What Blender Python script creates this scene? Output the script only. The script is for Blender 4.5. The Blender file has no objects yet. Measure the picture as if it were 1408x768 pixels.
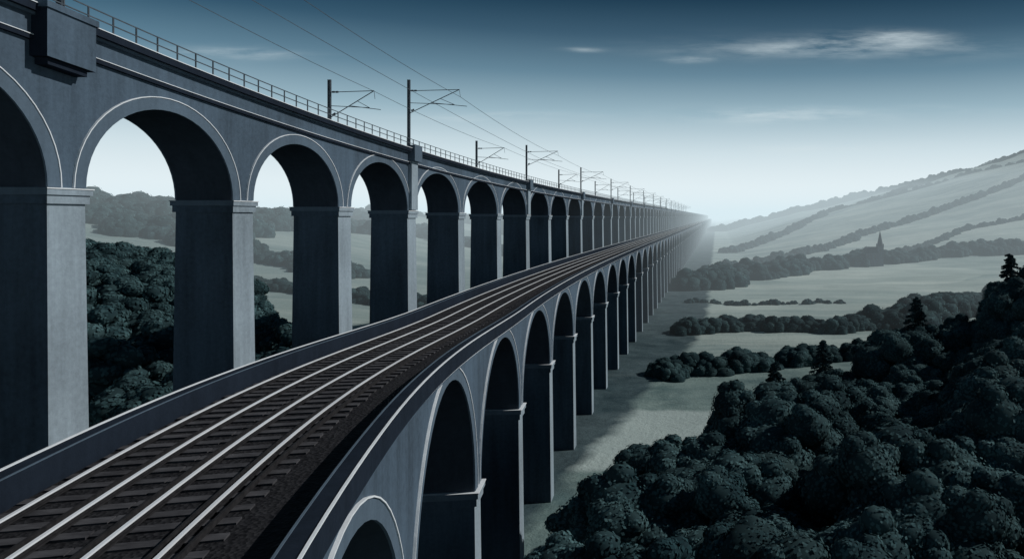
import bpy, math, random
import numpy as np
from mathutils import Vector, noise as mnoise
random.seed(7); rng=np.random.default_rng(7)
scene=bpy.context.scene
EYE=32.0
# ---------------------------------------------------------------- materials
def newmat(name):
    m=bpy.data.materials.new(name); m.use_nodes=True
    nt=m.node_tree; b=nt.nodes['Principled BSDF']
    return m,nt,b
def N(nt,t,**k):
    n=nt.nodes.new(t)
    for a,v in k.items(): setattr(n,a,v)
    return n
def ramp(nt,fac,stops):
    r=N(nt,'ShaderNodeValToRGB'); e=r.color_ramp.elements
    while len(e)<len(stops): e.new(0.5)
    for i,(p,c) in enumerate(stops):
        e[i].position=p; e[i].color=(c[0],c[1],c[2],1)
    nt.links.new(fac,r.inputs[0]); return r.outputs[0]
def noise(nt,vec,scale,detail=3,rough=.6):
    n=N(nt,'ShaderNodeTexNoise'); n.inputs['Scale'].default_value=scale
    n.inputs['Detail'].default_value=detail; n.inputs['Roughness'].default_value=rough
    if vec is not None: nt.links.new(vec,n.inputs['Vector'])
    return n.outputs['Fac']
def pos(nt): return N(nt,'ShaderNodeNewGeometry').outputs['Position']
def mapping(nt,vec,sc):
    m=N(nt,'ShaderNodeMapping'); m.inputs['Scale'].default_value=sc
    nt.links.new(vec,m.inputs['Vector']); return m.outputs[0]
def mixc(nt,f,a,b,bt='MIX'):
    m=N(nt,'ShaderNodeMixRGB',blend_type=bt)
    for i,v in enumerate((f,a,b)):
        if hasattr(v,'is_linked'): nt.links.new(v,m.inputs[i])
        elif i==0: m.inputs[0].default_value=v
        else: m.inputs[i].default_value=(v[0],v[1],v[2],1)
    return m.outputs[0]
def math_(nt,op,a,b=None,clamp=False):
    m=N(nt,'ShaderNodeMath',operation=op); m.use_clamp=clamp
    for i,v in enumerate((a,b)):
        if v is None: continue
        if hasattr(v,'is_linked'): nt.links.new(v,m.inputs[i])
        else: m.inputs[i].default_value=v
    return m.outputs[0]
def bump(nt,b,h,st,dist):
    n=N(nt,'ShaderNodeBump'); n.inputs['Strength'].default_value=st; n.inputs['Distance'].default_value=dist
    nt.links.new(h,n.inputs['Height']); nt.links.new(n.outputs[0],b.inputs['Normal'])
def stone(name,c,var=.35,rough=.85,spec=.2):
    m,nt,b=newmat(name); p=pos(nt)
    big=noise(nt,p,.12,2); streak=noise(nt,mapping(nt,p,(1.1,1.1,.09)),1.0,4,.65); fine=noise(nt,p,3.5,3,.7)
    lo=[x*(1-var) for x in c]; hi=[x*(1+var*.7) for x in c]
    f=math_(nt,'ADD',math_(nt,'ADD',math_(nt,'MULTIPLY',streak,.4),math_(nt,'MULTIPLY',big,.35)),math_(nt,'MULTIPLY',fine,.25))
    nt.links.new(ramp(nt,f,[(.36,lo),(.64,hi)]),b.inputs['Base Color']); b.inputs['Roughness'].default_value=rough
    b.inputs['Specular IOR Level'].default_value=spec
    bump(nt,b,fine,.35,.05); return m
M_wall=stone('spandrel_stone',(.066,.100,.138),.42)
M_pier=stone('pier_stone_lit',(.245,.305,.35),.34)  # paler tone for pier sides, sunlight put into the colour
M_end=stone('pier_stone_shaded',(.050,.078,.110),.48)  # same piers' end faces, darkened in the colour as shade
M_ring=stone('voussoir_stone',(.084,.122,.162),.25)
M_line=stone('coping_stone',(.70,.74,.77),.10)
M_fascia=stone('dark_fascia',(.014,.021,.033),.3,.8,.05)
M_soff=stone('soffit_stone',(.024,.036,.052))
M_steel,nt,b=newmat('galvanised_steel'); b.inputs['Roughness'].default_value=.6; b.inputs['Metallic'].default_value=.3
nt.links.new(ramp(nt,noise(nt,pos(nt),2.),[(.3,(.04,.055,.07)),(.7,(.08,.10,.12))]),b.inputs['Base Color'])
M_rail,nt,b=newmat('rail_steel'); b.inputs['Metallic'].default_value=.15; b.inputs['Roughness'].default_value=.3
nt.links.new(ramp(nt,noise(nt,mapping(nt,pos(nt),(1,.2,1)),1.5),[(.3,(.84,.88,.92)),(.7,(.94,.97,1.0))]),b.inputs['Base Color'])  # near-white base colour stands in for the sun's reflection on the rails
M_rust,nt,b=newmat('rusty_rail_web'); b.inputs['Roughness'].default_value=.8; b.inputs['Specular IOR Level'].default_value=.2
nt.links.new(ramp(nt,noise(nt,pos(nt),6),[(.3,(.009,.009,.010)),(.7,(.025,.024,.026))]),b.inputs['Base Color'])
M_sleeper,nt,b=newmat('timber_sleeper'); p=pos(nt); b.inputs['Roughness'].default_value=.85; b.inputs['Specular IOR Level'].default_value=.2
nt.links.new(mixc(nt,.5,ramp(nt,noise(nt,mapping(nt,p,(1,12,4)),1.5),[(.3,(.021,.021,.024)),(.7,(.080,.080,.088))]),ramp(nt,noise(nt,p,1.1),[(.35,(.016,.016,.019)),(.65,(.088,.088,.096))])),b.inputs['Base Color'])
M_ballast,nt,b=newmat('ballast'); p=pos(nt); b.inputs['Roughness'].default_value=.9; b.inputs['Specular IOR Level'].default_value=.10
vo=N(nt,'ShaderNodeTexVoronoi'); vo.inputs['Scale'].default_value=9; nt.links.new(p,vo.inputs['Vector'])
nt.links.new(mixc(nt,.5,ramp(nt,vo.outputs['Color'],[(.1,(.005,.0055,.007)),(.9,(.034,.035,.039))]),ramp(nt,noise(nt,p,.5),[(.3,(.008,.008,.010)),(.7,(.023,.023,.026))])),b.inputs['Base Color'])
bump(nt,b,vo.outputs['Distance'],.8,.06)
def leafmat(name,lo,hi):
    m,nt,b=newmat(name); p=pos(nt)
    c=ramp(nt,noise(nt,p,.30,2,.5),[(.36,lo),(.64,hi)])
    oi=N(nt,'ShaderNodeObjectInfo').outputs['Random']
    c=mixc(nt,math_(nt,'MULTIPLY',oi,.55),c,[x*.35 for x in hi])
    nt.links.new(c,b.inputs['Base Color']); b.inputs['Roughness'].default_value=.9
    b.inputs['Specular IOR Level'].default_value=.05
    return m
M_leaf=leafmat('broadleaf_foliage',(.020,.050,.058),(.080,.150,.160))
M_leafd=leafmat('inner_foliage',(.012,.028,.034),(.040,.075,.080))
M_con=leafmat('conifer_foliage',(.014,.033,.040),(.04,.075,.082))
M_bark,nt,b=newmat('bark'); nt.links.new(ramp(nt,noise(nt,mapping(nt,pos(nt),(4,4,.6)),2),[(.3,(.02,.019,.018)),(.7,(.06,.055,.05))]),b.inputs['Base Color']); b.inputs['Roughness'].default_value=.9
M_roof=stone('slate_roof',(.03,.04,.05)); M_chw=stone('church_stone',(.07,.09,.11))
M_glass,nt,b=newmat('dark_glass'); b.inputs['Base Color'].default_value=(.01,.012,.015,1); b.inputs['Roughness'].default_value=.15
# ---------------------------------------------------------------- terrain height
def sstep(a,b_,x):
    t=min(1,max(0,(x-a)/(b_-a))); return t*t*(3-2*t)
def gau(x,y,cx,cy,sx,sy): return math.exp(-.5*(((x-cx)/sx)**2+((y-cy)/sy)**2))
def height(x,y):
    h=0
    h+=26*gau(x,y,75,75,32,40)
    h+=19*gau(x,y,-140,110,50,60)
    h+=38*gau(x,y,-390,420,130,160)
    h+=34*gau(x,y,-640,1050,230,190)+22*gau(x,y,-380,800,110,120)+46*gau(x,y,-1000,1900,500,260)
    if x>20: h+=.25*(x-20)*sstep(330,950,y)*(1-sstep(1650,2600,y))*(1 if x<900 else max(.2,1-(x-900)/2500))
    d=math.hypot(x,y)
    cor=sstep(30,160,abs(x+28))
    n=mnoise.fractal(Vector((x/420+3.1,y/420+1.7,0)),1.0,2.1,4)
    h+=cor*n*(2.0+16*sstep(400,1600,d))
    h+=cor*3.0*mnoise.noise(Vector((x/90+8,y/60,1)))*sstep(150,260,y)
    h+=cor*26*sstep(1400,2600,y)*(.5+.6*mnoise.noise(Vector((x/900,y/1300+5,2))))*(1 if x<0 else .4)
    h+=.35*mnoise.noise(Vector((x/14,y/14,4)))*sstep(5,20,abs(x+28))
    return h
# ---------------------------------------------------------------- mesh builder
class MB:
    def __init__(s,mats): s.v=[];s.f=[];s.m=[];s.mats=mats
    def add(s,vs,fs,mi=0):
        o=len(s.v); s.v+=[tuple(v) for v in vs]
        for i,f in enumerate(fs):
            s.f.append(tuple(o+k for k in f)); s.m.append(mi[i] if isinstance(mi,(list,tuple)) else mi)
    def hexa(s,c,mi=0):
        s.add(c,[(0,3,2,1),(4,5,6,7),(0,1,5,4),(1,2,6,5),(2,3,7,6),(3,0,4,7)],mi)
    def box(s,x0,x1,y0,y1,z0,z1,mi=0):
        s.hexa([(x0,y0,z0),(x1,y0,z0),(x1,y1,z0),(x0,y1,z0),(x0,y0,z1),(x1,y0,z1),(x1,y1,z1),(x0,y1,z1)],mi)
    def tube(s,p0,p1,r,mi=0,n=6,r1=None):
        p0=Vector(p0);p1=Vector(p1);d=(p1-p0).normalized()
        u=d.orthogonal().normalized(); w=d.cross(u); r1=r if r1 is None else r1
        vs=[]
        for p,rr in((p0,r),(p1,r1)):
            for k in range(n):
                a=2*math.pi*k/n; vs.append(p+u*math.cos(a)*rr+w*math.sin(a)*rr)
        fs=[(k,(k+1)%n,n+(k+1)%n,n+k) for k in range(n)]+[tuple(range(n))[::-1],tuple(range(n,2*n))]
        s.add(vs,fs,mi)
    def mesh(s,name,smooth=False):
        me=bpy.data.meshes.new(name); me.from_pydata(s.v,[],s.f)
        for m in s.mats: me.materials.append(m)
        me.polygons.foreach_set('material_index',s.m)
        if smooth: me.polygons.foreach_set('use_smooth',[True]*len(s.f))
        me.update(); return me
    def obj(s,name,parent=None):
        o=bpy.data.objects.new(name,s.mesh(name)); scene.collection.objects.link(o)
        if parent: o.parent=parent
        return o
def empty(name,loc=(0,0,0)):
    e=bpy.data.objects.new(name,None); e.location=loc; scene.collection.objects.link(e); return e
# ---------------------------------------------------------------- viaduct generator
def pt(path,s,off,z):
    x,y,nx,ny=path(s); return (x+nx*off,y+ny*off,z)
def sbox(mb,path,s0,s1,o0,o1,zf0,zf1,mi=0):
    g=lambda f,s:(f(s) if callable(f) else f)
    mb.hexa([pt(path,s0,o0,g(zf0,s0)),pt(path,s0,o1,g(zf0,s0)),pt(path,s1,o1,g(zf0,s1)),pt(path,s1,o0,g(zf0,s1)),
             pt(path,s0,o0,g(zf1,s0)),pt(path,s0,o1,g(zf1,s0)),pt(path,s1,o1,g(zf1,s1)),pt(path,s1,o0,g(zf1,s1))],mi)
def sweep(mb,path,ss,o0,o1,zf,z0,z1,mi=0):
    vs=[]
    for s in ss:
        b=zf(s)
        vs+=[pt(path,s,o0,b+z0),pt(path,s,o1,b+z0),pt(path,s,o1,b+z1),pt(path,s,o0,b+z1)]
    fs=[]
    for i in range(len(ss)-1):
        a=4*i
        for k in range(4):
            fs.append((a+k,a+(k+1)%4,a+4+(k+1)%4,a+4+k))
    fs.append((0,1,2,3)); e=4*(len(ss)-1); fs.append((e+3,e+2,e+1,e))
    mb.add(vs,fs,mi)
VM=[M_wall,M_pier,M_end,M_ring,M_line,M_fascia,M_soff]
def viaduct_arches(mb,path,hw,piers,spring,crown,top,rw,capz=.9):
    for i,(a0,a1) in enumerate(piers):
        sm=(a0+a1)/2; sp=spring(sm); x,y,_,_=path(sm); gz=min(height(x,y),height(x+hw,y),height(x-hw,y))-1.5
        det=i<70; H=sp-gz; bt=.012*H
        c=[pt(path,a0-bt*.5,-hw-bt,gz),pt(path,a0-bt*.5,hw+bt,gz),pt(path,a1+bt*.5,hw+bt,gz),pt(path,a1+bt*.5,-hw-bt,gz),
           pt(path,a0,-hw,sp),pt(path,a0,hw,sp),pt(path,a1,hw,sp),pt(path,a1,-hw,sp)]
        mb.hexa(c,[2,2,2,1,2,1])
        for o in(hw,-hw):
            mb.add([pt(path,a0,o,sp),pt(path,a1,o,sp),pt(path,a1,o,top(a1)),pt(path,a0,o,top(a0))],[(0,1,2,3)],0)
        if det:
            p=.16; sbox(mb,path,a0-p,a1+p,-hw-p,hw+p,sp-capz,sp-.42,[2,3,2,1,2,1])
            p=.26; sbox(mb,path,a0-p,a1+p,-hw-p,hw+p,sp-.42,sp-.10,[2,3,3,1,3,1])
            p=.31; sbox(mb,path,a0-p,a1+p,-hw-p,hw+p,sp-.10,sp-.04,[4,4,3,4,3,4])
        if i+1<len(piers):
            b0=piers[i+1][0]; n=28 if i<14 else (16 if i<50 else 10)
            mid=(a1+b0)/2; a=(b0-a1)/2; sp0=sp
            sp1=spring((piers[i+1][0]+piers[i+1][1])/2)
            base=lambda s:sp0+(sp1-sp0)*(s-a1)/(b0-a1)
            rise=crown(mid)-base(mid)
            arc=[]
            for k in range(n+1):
                t=math.pi*k/n; s=mid-a*math.cos(t); arc.append((s,base(s)+rise*math.sin(t)))
            for k in range(n):
                (s0,z0),(s1,z1)=arc[k],arc[k+1]
                for o in(hw,-hw):
                    mb.add([pt(path,s0,o,z0),pt(path,s1,o,z1),pt(path,s1,o,top(s1)),pt(path,s0,o,top(s0))],[(0,1,2,3)],0)
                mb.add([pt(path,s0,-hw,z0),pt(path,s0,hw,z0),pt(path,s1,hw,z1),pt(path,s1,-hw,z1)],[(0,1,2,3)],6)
            def ring(r0,r1,o0,o1,mi):
                vs=[]
                for k in range(n+1):
                    t=math.pi*k/n
                    for r,o in((r0,o0),(r0,o1),(r1,o1),(r1,o0)):
                        s=mid-(a+r)*math.cos(t); z=base(min(max(s,a1),b0))+(rise+r)*math.sin(t)
                        vs.append(pt(path,s,o,z))
                fs=[]
                for k in range(n):
                    q=4*k
                    for j in range(4): fs.append((q+j,q+(j+1)%4,q+4+(j+1)%4,q+4+j))
                mb.add(vs,fs,mi)
            if i<90:
                ring(-.02,rw,hw-.03,hw+.07,3)
                if i<60: ring(rw+.002,rw+.055,hw-.03,hw+.12,4)
                if i<20: ring(-.02,rw,-hw+.03,-hw-.07,3)
def stations(a,b):
    s=[];x=a
    while x<b:
        s.append(x); x+=1.5 if x<90 else (4 if x<300 else 20)
    s.append(b); return s
# ---------------- upper viaduct
def up_path(s): return (-38.1,s,1,0)
def up_h(s):
    return EYE+(6+5.1*math.exp(-(s-39)/50) if s>39 else 11.1+2*(1-math.exp(-(39-s)*.051)))
def up_sp(s):
    return EYE+(.2+1.45*math.exp(-(s-39)/50) if s>39 else 1.65+.6*(1-math.exp(-(39-s)*.048)))
def up_crown(s): return up_sp(s)+4.9+1.1*math.exp(-max(0,s-39)/16)
ups=[-21,-6,9.1,24.1,39.1,54.1,69.2,84.7,101.4,119.2,137.4]
while ups[-1]<3200: ups.append(ups[-1]+18.4)
upiers=[(s,s+2.35) for s in ups]
up=empty('arched_viaduct')
mb=MB(VM)
viaduct_arches(mb,up_path,2.1,upiers,up_sp,up_crown,lambda s:up_h(s)-1.9,.75)
ss=stations(-21,ups[-1]+2.3)
sweep(mb,up_path,ss,-2.1,2.1,up_h,-1.9,-1.5,0)
sweep(mb,up_path,ss,-2.3,2.3,up_h,-1.9,-1.66,5)
sweep(mb,up_path,ss,-2.34,2.34,up_h,-1.66,-1.62,4)
sweep(mb,up_path,ss,-2.2,2.2,up_h,-1.60,-.62,0)
sweep(mb,up_path,ss,-2.42,2.42,up_h,-.62,-.45,3)
sweep(mb,up_path,ss,-2.65,2.65,up_h,-.45,-.05,5)
sweep(mb,up_path,ss,-2.69,2.69,up_h,-.05,0,4)
for i,s in enumerate(ups[:40]):
    if (i-4)%3==0 and i>4:
        sbox(mb,up_path,s+.3,s+2.05,2.1,2.5,lambda q:up_sp(q)+.05,lambda q:up_h(q)-.63,1)
        sbox(mb,up_path,s+.1,s+2.25,2.0,2.95,lambda q:up_h(q)-1.5,lambda q:up_h(q)+.35,3)
    if i in(1,4):
        sbox(mb,up_path,s-1.0,s+2.0,2.1,3.05,lambda q:up_h(q)-2.75,lambda q:up_h(q)-.2,[5,3,5,0,3,3])
        sbox(mb,up_path,s-1.1,s+2.1,2.1,3.15,lambda q:up_h(q)-.2,lambda q:up_h(q)+.15,0)
        sbox(mb,up_path,s-.7,s+1.7,2.1,2.8,lambda q:up_h(q)-3.1,lambda q:up_h(q)-2.75,5)
mb.obj('masonry',up)
rb=MB([M_steel])
for sgn in(1,-1):
    s=-20
    while s<520:
        b=up_h(s); sbox(rb,up_path,s,s+.07,sgn*2.5-.035,sgn*2.5+.035,b,b+1.05); s+=1.7
    for z in(.50,1.0): sweep(rb,up_path,stations(-20,900),sgn*2.5-.03,sgn*2.5+.03,up_h,z,z+.06)
rb.obj('railing',up)
# ---------------- catenary masts
def mast(x,s,H,arm):
    e=empty('catenary_mast',(x,s,up_h(s)-.05)); m=MB([M_steel])
    m.box(-.15,.15,-.03,.03,0,H); m.box(-.15,-.10,-.12,.12,0,H); m.box(.10,.15,-.12,.12,0,H)
    m.box(-.35,.35,-.3,.3,0,.25)
    m.tube((.1,0,H-1.3),(arm,0,H-1.15),.04); m.tube((.1,0,H-3.9),(arm,0,H-1.15),.045)
    m.tube((arm*.45,0,H-2.7),(arm*1.15,0,H-3.1),.035); m.tube((.1,0,H-2.7),(arm*.9,0,H-2.9),.035)
    m.tube((arm*.62,0,H-2.2),(arm*.9,0,H-2.9),.03); m.tube((arm,0,H-1.15),(arm*1.02,0,H-2.0),.025)
    for q in(.14,.5): m.tube((q+.15,0,H-1.28),(q+.4,0,H-1.27),.1,n=8)
    m.tube((.3,0,H-3.65),(.6,0,H-3.45),.09,n=8)
    m.obj('mast_frame',e)
near=[39.8,84.9,137.5]+[137.5+55.2*k for k in range(1,14)]
farr=[30,75,121]+[121+55.2*k+8 for k in range(1,14)]
for s in near: mast(-35.9,s,8.0 if s<130 else 6.9,5.9)
for s in farr: mast(-39.9,s,5.7,4.6)
wb=MB([M_steel])
def wire(x,hts,sag):
    for i in range(len(hts)-1):
        (s0,z0),(s1,z1)=hts[i],hts[i+1]; n=8 if s0<200 else 3; pv=None
        for k in range(n+1):
            t=k/n; p=(x,s0+(s1-s0)*t,z0+(z1-z0)*t-sag*4*t*(1-t))
            if pv: wb.tube(pv,p,.024 if s0<200 else .035,n=4)
            pv=p
nh=lambda s:(8.0 if s<130 else 6.9)
wire(-29.9,[(-8,up_h(-8)+6.6)]+[(s,up_h(s)-.05+nh(s)-2.0) for s in near[:12]],.5)
wire(-32.6,[(-8,up_h(-8)+5.0)]+[(s,up_h(s)-.05+nh(s)-2.9) for s in near[:12]],.15)
wire(-35.3,[(-15,up_h(-8)+4.6)]+[(s,up_h(s)-.05+4.5) for s in farr[:12]],.4)
wb.obj('overhead_wires')
# ---------------- lower viaduct
def DECK(s): return EYE-6.5-1.2*sstep(22,62,s)
def lo_x(y): return -24.5+12*math.exp(-(y-13.8)/42)
def lo_path(s):
    d=-(12/42)*math.exp(-(s-13.8)/42); l=math.hypot(1,d)
    return (lo_x(s),s,1/l,-d/l)
lo=empty('railway_viaduct')
los=[10.4+17.2*k-.95 for k in range(-1,180)]
lpiers=[(s,s+1.9) for s in los]
lsp=lambda s:EYE-15.2-1.7*math.exp(-max(0,s-40)/40)
lcr=lambda s:DECK(s)-1.45-.9*math.exp(-max(0,s-19)/8)
mb=MB(VM)
viaduct_arches(mb,lo_path,3.9,lpiers,lsp,lcr,lambda s:DECK(s)-1.0,.62)
ss=stations(los[0],los[-1]+1.9); Z=DECK
for g in(1,-1):
    a,b=(3.9,4.4)
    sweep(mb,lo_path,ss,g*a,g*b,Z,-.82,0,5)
    sweep(mb,lo_path,ss,g*4.37,g*4.44,Z,0.002,.04,4)
    sweep(mb,lo_path,ss,g*3.88,g*3.93,Z,0.002,.03,3)
    sweep(mb,lo_path,ss,g*3.9,g*4.3,Z,-1.0,-.82,0)
    sweep(mb,lo_path,ss,g*4.2,g*4.34,Z,-.89,-.84,4)
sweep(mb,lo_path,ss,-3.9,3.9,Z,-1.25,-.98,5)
mb.obj('masonry',lo)
tb=MB([M_ballast,M_sleeper,M_rail,M_rust])
sweep(tb,lo_path,ss,-3.88,3.88,Z,-.97,-.80,0)
s=los[0]+.4
while s<420:
    j=random.uniform(-.06,.06); D=DECK(s); q=random.uniform(-.03,.03)
    sbox(tb,lo_path,s+q,s+.36+q,-3.8+j,-1.0+j*.5,D-.84,D-.745+random.uniform(-.015,.01),1)
    q=random.uniform(-.03,.03)
    sbox(tb,lo_path,s+q,s+.36+q,-.95+j*.5,2.0+j,D-.84,D-.745+random.uniform(-.015,.01),1)
    s+=.86
for o in(-3.2,-1.75,-.25,1.2):
    sweep(tb,lo_path,ss,o-.07,o+.07,Z,-.74,-.70,3)
    sweep(tb,lo_path,ss,o-.015,o+.015,Z,-.70,-.60,3)
    sweep(tb,lo_path,ss,o-.045,o+.045,Z,-.60,-.555,2)
for o in(-2.05,.95,-.55,1.55):
    sweep(tb,lo_path,ss,o-.035,o+.035,Z,-.74,-.60,3)
tb.obj('track',lo)
# ---------------------------------------------------------------- terrain mesh
nx_,ny_=280,280
xs=[60*math.sinh(-5.5+11*i/(nx_-1)) for i in range(nx_)]
ys=[60+80*math.sinh(-2.2+7.9*j/(ny_-1)) for j in range(ny_)]
V=[(x,y,height(x,y)) for y in ys for x in xs]
F=[(j*nx_+i,j*nx_+i+1,(j+1)*nx_+i+1,(j+1)*nx_+i) for j in range(ny_-1) for i in range(nx_-1)]
M_g,nt,b=newmat('field_grass'); p=pos(nt)
wob=N(nt,'ShaderNodeTexNoise'); wob.inputs['Scale'].default_value=.012; nt.links.new(p,wob.inputs['Vector'])
wp=N(nt,'ShaderNodeVectorMath',operation='MULTIPLY_ADD'); nt.links.new(wob.outputs['Color'],wp.inputs[0]); wp.inputs[1].default_value=(60,60,0); nt.links.new(p,wp.inputs[2])
vo=N(nt,'ShaderNodeTexVoronoi'); vo.voronoi_dimensions='2D'; vo.inputs['Scale'].default_value=1; nt.links.new(mapping(nt,wp.outputs[0],(.0050,.0085,0)),vo.inputs['Vector'])
fc=ramp(nt,vo.outputs['Color'],[(.15,(.11,.185,.185)),(.5,(.28,.36,.335)),(.85,(.55,.61,.54))])
mot=noise(nt,p,.03,5,.65); fc=mixc(nt,.48,fc,ramp(nt,mot,[(.34,(.09,.145,.15)),(.66,(.60,.66,.60))]))
band=noise(nt,mapping(nt,wp.outputs[0],(.003,.022,.0)),1.0,2); fc=mixc(nt,.35,fc,ramp(nt,band,[(.40,(.11,.18,.185)),(.47,(.30,.38,.37)),(.53,(.30,.38,.37)),(.6,(.60,.65,.59))]))
stp=noise(nt,mapping(nt,p,(.02,.35,.1)),1.0,2); fc=mixc(nt,.2,fc,ramp(nt,stp,[(.35,(.12,.19,.19)),(.65,(.55,.60,.55))]))
fc=mixc(nt,.2,fc,ramp(nt,noise(nt,p,1.3,4,.7),[(.3,(.08,.13,.13)),(.7,(.43,.48,.44))]))
sep=N(nt,'ShaderNodeSeparateXYZ'); nt.links.new(p,sep.inputs[0])
def mad(a,m_,c_):
    n=N(nt,'ShaderNodeMath',operation='MULTIPLY_ADD'); nt.links.new(a,n.inputs[0]); n.inputs[1].default_value=m_; n.inputs[2].default_value=c_; return n.outputs[0]
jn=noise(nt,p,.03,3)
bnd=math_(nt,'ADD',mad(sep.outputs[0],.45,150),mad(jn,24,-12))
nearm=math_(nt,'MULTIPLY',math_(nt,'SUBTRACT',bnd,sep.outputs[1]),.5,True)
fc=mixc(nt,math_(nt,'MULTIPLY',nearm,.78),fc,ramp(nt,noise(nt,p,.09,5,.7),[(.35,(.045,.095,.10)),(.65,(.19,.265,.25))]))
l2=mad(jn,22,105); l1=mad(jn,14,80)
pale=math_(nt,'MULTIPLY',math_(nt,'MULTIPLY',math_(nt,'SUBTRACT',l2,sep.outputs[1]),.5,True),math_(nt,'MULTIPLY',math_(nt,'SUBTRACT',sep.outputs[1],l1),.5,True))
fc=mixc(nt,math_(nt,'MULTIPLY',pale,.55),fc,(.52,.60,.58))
lf=math_(nt,'MULTIPLY',mad(sep.outputs[0],-1,-45),.05,True)
fc=mixc(nt,math_(nt,'MULTIPLY',lf,.35),fc,(.12,.18,.19))
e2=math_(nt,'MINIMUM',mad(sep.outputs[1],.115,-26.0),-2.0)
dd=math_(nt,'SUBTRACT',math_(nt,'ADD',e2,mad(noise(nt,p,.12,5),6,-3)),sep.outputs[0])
shadow_msk=math_(nt,'MULTIPLY',math_(nt,'MULTIPLY',dd,.45,True),math_(nt,'MULTIPLY',math_(nt,'ADD',sep.outputs[0],60),.2,True))
fc=mixc(nt,math_(nt,'MULTIPLY',shadow_msk,.93),fc,ramp(nt,noise(nt,p,.16,5,.7),[(.32,(.012,.030,.040)),(.68,(.062,.096,.108))]))  # shadow band along the viaduct foot, painted into the ground colour
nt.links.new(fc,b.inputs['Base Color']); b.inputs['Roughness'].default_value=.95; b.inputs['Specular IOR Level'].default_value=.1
bump(nt,b,noise(nt,p,1.2,3,.7),.6,.3)
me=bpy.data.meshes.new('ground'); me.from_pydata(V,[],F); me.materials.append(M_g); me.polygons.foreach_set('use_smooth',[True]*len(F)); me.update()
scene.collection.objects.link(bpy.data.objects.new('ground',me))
# ---------------------------------------------------------------- trees
import bmesh
def ico(sub):
    bm=bmesh.new(); bmesh.ops.create_icosphere(bm,subdivisions=sub,radius=1)
    v=np.array([x.co[:] for x in bm.verts]); f=[tuple(q.index for q in x.verts) for x in bm.faces]; bm.free(); return v,f
IC2,IF2=ico(2)
def leaves(mb,c,r,n,size,mi,flat=.8,jit=.20):
    d=rng.normal(size=(n,3)); d/=np.linalg.norm(d,axis=1)[:,None]
    keep=d[:,2]>-.6; d=d[keep]; n=len(d)
    rad=r*(.93+.13*rng.random(n)**1.7)
    P=c+d*rad[:,None]*np.array([1,1,flat])
    nr=d+rng.normal(size=(n,3))*jit; nr/=np.linalg.norm(nr,axis=1)[:,None]
    t=np.cross(nr,rng.normal(size=(n,3))); t/=np.linalg.norm(t,axis=1)[:,None]; bt=np.cross(nr,t)
    s=size*(.6+.8*rng.random(n))[:,None]
    q=np.stack([P-t*s*.5,P-bt*s*.36,P+t*s*.5,P+bt*s*.36],1).reshape(-1,3)
    o=len(mb.v); mb.v+=q.tolist(); mb.f+=[(o+4*i,o+4*i+1,o+4*i+2,o+4*i+3) for i in range(n)]; mb.m+=[mi]*n
def lobe(mb,c,r,mi,flat=.8):
    off=rng.random(3)*50
    vs=[]
    for v in IC2:
        k=1+.18*mnoise.noise(Vector((v*2.2+off).tolist()))
        vs.append((c+v*r*k*np.array([1,1,flat])*.94).tolist())
    mb.add(vs,IF2,mi)
def tree_mesh(name,H,R,nl,nleaf,lsize,hi):
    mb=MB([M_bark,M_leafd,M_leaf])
    th=H*.42; top=Vector((rng.uniform(-.3,.3),rng.uniform(-.3,.3),th))
    mb.tube((0,0,-.6),top,.32,0,8,.2)
    cz=H*.60
    for i in range(nl):
        a=i*2.399+rng.uniform(-.3,.3); u=(i+.5)/nl; zz=1-1.5*u
        rr=math.sqrt(max(.04,1-zz*zz))
        k=rng.uniform(.66,.95)
        lr=R*(rng.uniform(.33,.50) if hi else rng.uniform(.28,.44))
        c=np.array([R*rr*k*math.cos(a)*.82,R*rr*k*math.sin(a)*.82,cz+zz*k*H*.30])
        if i%3==0: mb.tube(top*.9,Vector(c.tolist()),.11,0,5,.04)
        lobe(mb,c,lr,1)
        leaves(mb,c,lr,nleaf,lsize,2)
        if hi:
            for _ in range(3):
                d=rng.normal(size=3); d[2]=abs(d[2])+.2; d/=np.linalg.norm(d); c2=c+d*lr*.74
                lobe(mb,c2,lr*.44,1); leaves(mb,c2,lr*.44,int(nleaf*.25),lsize,2)
    lobe(mb,np.array([0,0,cz]),R*.6,1)
    return mb.mesh(name,True)
def clump_mesh(name,W,H,nl,nleaf,lsize):
    mb=MB([M_bark,M_leafd,M_leaf])
    for i in range(nl):
        a=i*2.399; q=math.sqrt((i+.5)/nl); r=H*rng.uniform(.28,.45)
        top=H*(1-.45*q*q)*rng.uniform(.7,1.05)
        x=W*.5*q*math.cos(a); y=W*.5*q*math.sin(a)
        z=max(r*.3,top-r*.8)
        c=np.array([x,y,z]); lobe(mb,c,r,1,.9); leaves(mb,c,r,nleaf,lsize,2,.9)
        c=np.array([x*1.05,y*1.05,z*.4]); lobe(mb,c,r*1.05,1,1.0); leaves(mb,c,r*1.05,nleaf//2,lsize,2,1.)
        if i%3==0: mb.tube((x,y,-.6),(x,y,z),.2,0,5,.1)
    return mb.mesh(name,True)
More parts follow.
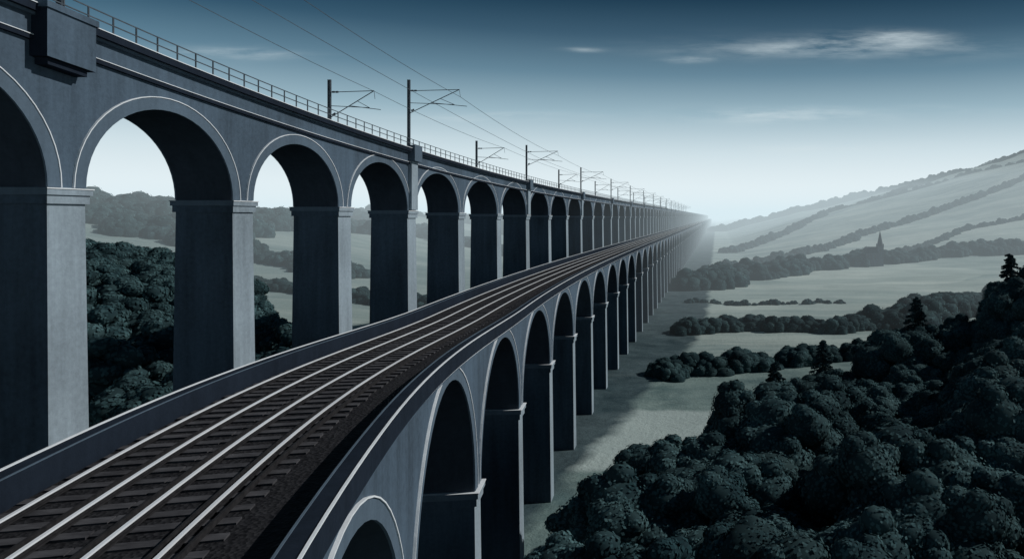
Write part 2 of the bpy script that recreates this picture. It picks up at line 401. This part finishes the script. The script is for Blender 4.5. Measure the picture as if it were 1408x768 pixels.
def conifer_mesh(name,H,R):
    mb=MB([M_bark,M_leafd,M_con]); mb.tube((0,0,-.5),(0,0,H*.98),.2,0,7,.03)
    z=H*.14
    while z<H*.985:
        u=z/H; r=R*(1-u)**.75+.12; nb=max(4,int(9*(1-u)+4)); ph=rng.uniform(0,6)
        for k in range(nb):
            a=ph+2*math.pi*k/nb+rng.uniform(-.3,.3); L=r*rng.uniform(.6,1.15); zz=z+rng.uniform(-.2,.2)
            e=np.array([L*math.cos(a),L*math.sin(a),zz-.35*L])
            mb.tube((0,0,zz),e.tolist(),.035,0,4,.012)
            for q in(.25,.55,.8,1.0):
                leaves(mb,np.array([e[0]*q,e[1]*q,zz-.35*L*q]),(.42*(1-u)+.16)*(1.15-.5*q),26,.22,2,.75,.5)
        z+=.30+.25*(1-u)
    return mb.mesh(name)
NEAR=[tree_mesh('broadleaf_mesh',11+i*.5,4.4+.25*i,13,760,.23,True) for i in range(4)]
MID=[tree_mesh('midtree_mesh',10.5,4.2,14,190,.42,False) for i in range(3)]
FAR=[clump_mesh('clump_mesh',12,8.5,12,80,.7) for i in range(4)]
HEDGE=[clump_mesh('hedge_mesh',8,5,11,110,.40) for i in range(4)]
CON=conifer_mesh('conifer_mesh',14,4.0)
def put(me,name,x,y,sc,parent,sz=1,dz=0):
    o=bpy.data.objects.new(name,me); o.location=(x,y,height(x,y)-.2+dz); o.rotation_euler=(rng.uniform(-.05,.05),rng.uniform(-.05,.05),rng.uniform(0,6.28)); o.scale=(sc,sc,sc*sz)
    scene.collection.objects.link(o)
    if parent: o.parent=parent
    return o
wood=empty('woodland')
def xl(y): return np.interp(y,[34,45,62,73,84,91,97],[-9,-8,-5.5,2,11,24,39])
y=35.0
while y<99:
    x=float(xl(y))+rng.uniform(0,1.5)
    while x<.46*y+16:
        sc=rng.uniform(.75,1.18)
        if y>92: sc*=.9
        put(NEAR[int(rng.integers(4))],'tree',x+rng.uniform(-1.3,1.3),y+rng.uniform(-1.6,1.6),sc,wood)
        x+=rng.uniform(4.8,6.7)
    y+=5.6
for (x,y,s) in((6,74,1.05),(12.5,83,1.02),(24,88,1.12),(37,90,1.12)):
    put(CON,'conifer_tree',x,y,s,None,1,0)
wl=empty('hillside_woodland')
for _ in range(380):
    x=rng.uniform(-190,-50); y=rng.uniform(72,165)
    if y>100+(-x-50)*.72+12: continue
    put(MID[int(rng.integers(3))],'tree',x,y,rng.uniform(.7,1.2),wl)
for _ in range(560):
    x=rng.uniform(-620,-250); y=rng.uniform(350,600)
    if height(x,y)<17: continue
    put(FAR[int(rng.integers(4))],'tree_clump',x,y,rng.uniform(.9,1.6),wl)
for _ in range(700):
    x=rng.uniform(-1100,-180); y=rng.uniform(720,1300)
    if mnoise.noise(Vector((x/130,y/60,3)))<.12: continue
    put(FAR[int(rng.integers(4))],'tree_clump',x,y,rng.uniform(1.2,2.2),wl)
def row(name,pts,step,lo_,hi_,width,me=FAR):
    e=empty(name)
    for (a,b) in zip(pts[:-1],pts[1:]):
        L=math.hypot(b[0]-a[0],b[1]-a[1]); n=max(1,int(L/step))
        for k in range(n):
            t=(k+rng.random())/n
            put(me[int(rng.integers(len(me)))],'tree',a[0]+(b[0]-a[0])*t+rng.uniform(-width,width),a[1]+(b[1]-a[1])*t+rng.uniform(-width,width),rng.uniform(lo_,hi_),e,rng.uniform(.8,1.1))
row('hedgerow_trees',[(-9,200),(8,206),(30,203),(55,212)],1.6,.5,1.15,3,HEDGE)
row('hedgerow_trees',[(50,210),(85,245),(130,290)],2.0,.9,1.8,6,HEDGE)
row('hedgerow_trees',[(-11,142),(8,151),(20,156),(42,168)],1.5,.45,.95,2.5,HEDGE)
row('hedgerow_trees',[(-11,270),(12,262),(45,268)],2.6,.25,.5,1.2,HEDGE)
row('hedgerow_trees',[(-8,320),(10,370),(40,410),(75,440),(110,462),(150,480),(215,500),(290,520)],2.6,.7,1.25,9,FAR)
row('hedgerow_trees',[(5,430),(70,560),(160,690),(260,770),(360,840),(480,900)],3.2,.4,.8,3,FAR)
row('hedgerow_trees',[(120,500),(200,600),(330,660)],4,.35,.6,2,FAR)
row('hedgerow_trees',[(8,640),(150,1000),(400,1250),(640,1350)],5,.5,.95,4,FAR)
row('hedgerow_trees',[(180,1050),(330,1080),(560,1120)],7,.45,.9,4,FAR)
row('ridge_trees',[(-5,1500),(100,1600),(300,1650),(500,1650),(720,1640)],5,1.2,2.2,14,FAR)
row('hedgerow_trees',[(-75,215),(-110,235),(-160,262),(-230,280)],3.2,.6,1.1,3,HEDGE)
row('hedgerow_trees',[(-150,300),(-190,330),(-290,350)],3.4,.5,1.0,6,FAR)
row('hedgerow_trees',[(-60,430),(-150,520),(-300,700),(-600,900)],4,.7,1.3,9,FAR)
row('hedgerow_trees',[(-60,700),(-300,1000),(-900,1300)],7,.8,1.6,12,FAR)
row('shrubs',[(-62,110),(-52,150),(-56,180)],2.8,.5,1.2,6,HEDGE)
# ---------------------------------------------------------------- church
cx,cy=99,440; cz=height(cx,cy)+3
ch=empty('church',(cx,cy,cz)); c=MB([M_chw,M_roof,M_glass])
c.box(-1.8,1.8,-1.8,1.8,-4,8.5,0); c.box(-1.95,1.95,-1.95,1.95,8.5,8.9,0)
n=8; vs=[(1.95*math.cos(math.pi*(2*k+1)/8),1.95*math.sin(math.pi*(2*k+1)/8),8.9) for k in range(n)]+[(0,0,18.5)]
c.add(vs,[(k,(k+1)%n,n) for k in range(n)],1)
for sx in(-1,1):
    for sy in(-1,1): c.box(sx*1.65-.25,sx*1.65+.25,sy*1.65-.25,sy*1.65+.25,8.9,10.4,0)
c.box(-9,-1.8,-2.6,2.6,-4,5,0)
c.add([(-9.3,-3,4.9),(-1.8,-3,4.9),(-1.8,3,4.9),(-9.3,3,4.9),(-9.3,0,8.6),(-1.8,0,8.6)],[(0,1,5,4),(2,3,4,5),(0,4,3),(1,2,5)],1)
for k in range(3): c.box(-8.2+k*2.2,-7.5+k*2.2,-2.65,-2.6,1,4.0,2)
c.box(-.4,.4,-1.85,-1.8,5.5,7.4,2)
c.obj('church_body',ch)
# ---------------------------------------------------------------- haze (emissive volume standing in for sunlit mist, no scattering)
m=bpy.data.materials.new('glowing_haze'); m.use_nodes=True; nt=m.node_tree; nt.nodes.clear()
K=.00062
ab=N(nt,'ShaderNodeVolumeAbsorption'); ab.inputs['Color'].default_value=(0,0,0,1); ab.inputs['Density'].default_value=K
em=N(nt,'ShaderNodeEmission'); em.inputs['Color'].default_value=(.70,.845,.905,1); em.inputs['Strength'].default_value=K
ad=N(nt,'ShaderNodeAddShader'); nt.links.new(ab.outputs[0],ad.inputs[0]); nt.links.new(em.outputs[0],ad.inputs[1])
o=N(nt,'ShaderNodeOutputMaterial'); nt.links.new(ad.outputs[0],o.inputs['Volume'])
hb=MB([m]); hb.box(-9000,9000,180,13500,-90,85); hb.obj('haze_glow')
# ---------------------------------------------------------------- world
w=bpy.data.worlds.new('World'); scene.world=w; w.use_nodes=True; nt=w.node_tree; nt.nodes.clear()
sunv=Vector((.76,.20,.56)).normalized(); el=math.asin(sunv.z); az=math.atan2(sunv.x,sunv.y)
sky=N(nt,'ShaderNodeTexSky'); sky.sky_type='NISHITA'; sky.sun_disc=False; sky.sun_elevation=el; sky.sun_rotation=az
tc=N(nt,'ShaderNodeTexCoord').outputs['Generated']; sp=N(nt,'ShaderNodeSeparateXYZ'); nt.links.new(tc,sp.inputs[0])
X,Y,Zc=sp.outputs
rc=ramp(nt,math_(nt,'MULTIPLY',Zc,1.0,True),[(0,(.92,.96,.97)),(.04,(.84,.91,.935)),(.085,(.62,.74,.795)),(.14,(.28,.43,.515)),(.19,(.10,.21,.295)),(.24,(.032,.092,.152)),(.30,(.007,.033,.064)),(1,(.016,.038,.062))])
bw=N(nt,'ShaderNodeHueSaturation'); bw.inputs['Saturation'].default_value=.8; bw.inputs['Value'].default_value=.3; nt.links.new(sky.outputs[0],bw.inputs['Color'])
sc=N(nt,'ShaderNodeVectorMath',operation='SCALE'); sc.inputs['Scale'].default_value=10; nt.links.new(rc,sc.inputs[0])
col=mixc(nt,.96,bw.outputs[0],sc.outputs[0])
ys_=math_(nt,'MAXIMUM',Y,.02); u=math_(nt,'DIVIDE',X,ys_); v=math_(nt,'DIVIDE',Zc,ys_)
cb=N(nt,'ShaderNodeCombineXYZ'); nt.links.new(u,cb.inputs[0]); nt.links.new(v,cb.inputs[1])
nz=noise(nt,mapping(nt,cb.outputs[0],(9,60,1)),1.0,6,.62); nz2=noise(nt,mapping(nt,cb.outputs[0],(3,16,1)),1.0,3,.5)
vw=math_(nt,'ADD',v,math_(nt,'MULTIPLY',math_(nt,'SUBTRACT',nz2,.5),.03))
tot=None
for (px,py,sx,sy,amp) in((1150,66,150,11,1.2),(1230,52,60,8,1.),(1075,160,110,9,1.2),(320,72,80,6,.8),(680,160,90,5,.9),(800,68,24,3,.6),(950,82,28,4,.8),(1130,205,130,6,1.),(590,190,60,5,.4),(1330,150,70,4,.3)):
    a=math_(nt,'DIVIDE',math_(nt,'SUBTRACT',u,(px-985)/1000),sx/1000); c_=math_(nt,'DIVIDE',math_(nt,'SUBTRACT',vw,(298-py)/1000),sy/1000)
    q=math_(nt,'ADD',math_(nt,'MULTIPLY',a,a),math_(nt,'MULTIPLY',c_,c_)); g=math_(nt,'MULTIPLY',math_(nt,'EXPONENT',math_(nt,'MULTIPLY',q,-.8)),amp)
    tot=g if tot is None else math_(nt,'ADD',tot,g)
cl=math_(nt,'MULTIPLY',tot,math_(nt,'MULTIPLY',math_(nt,'SUBTRACT',nz,.36),3.2,True),True)
cl=math_(nt,'MULTIPLY',cl,math_(nt,'GREATER_THAN',Y,.05))
col=mixc(nt,math_(nt,'MULTIPLY',cl,.55),col,(6.2,7.2,7.6))
bg=N(nt,'ShaderNodeBackground'); bg.inputs['Strength'].default_value=.1; nt.links.new(col,bg.inputs['Color'])
ow=N(nt,'ShaderNodeOutputWorld'); nt.links.new(bg.outputs[0],ow.inputs['Surface'])
# ---------------------------------------------------------------- sun + camera
L=bpy.data.lights.new('sun','SUN'); L.energy=2.9; L.angle=math.radians(.6); L.color=(1,.98,.95)
so=bpy.data.objects.new('sun',L); so.rotation_euler=(-sunv).to_track_quat('-Z','Y').to_euler(); scene.collection.objects.link(so)
cam=bpy.data.cameras.new('camera'); co=bpy.data.objects.new('camera',cam); scene.collection.objects.link(co)
co.location=(0,0,EYE); co.rotation_euler=(math.radians(90),0,0)
cam.sensor_width=36; cam.lens=36*1000/1408; cam.shift_x=-281/1408; cam.shift_y=-86/1408; cam.clip_start=.1; cam.clip_end=30000
scene.camera=co
scene.view_settings.view_transform='Standard'; scene.view_settings.look='None'; scene.view_settings.exposure=0
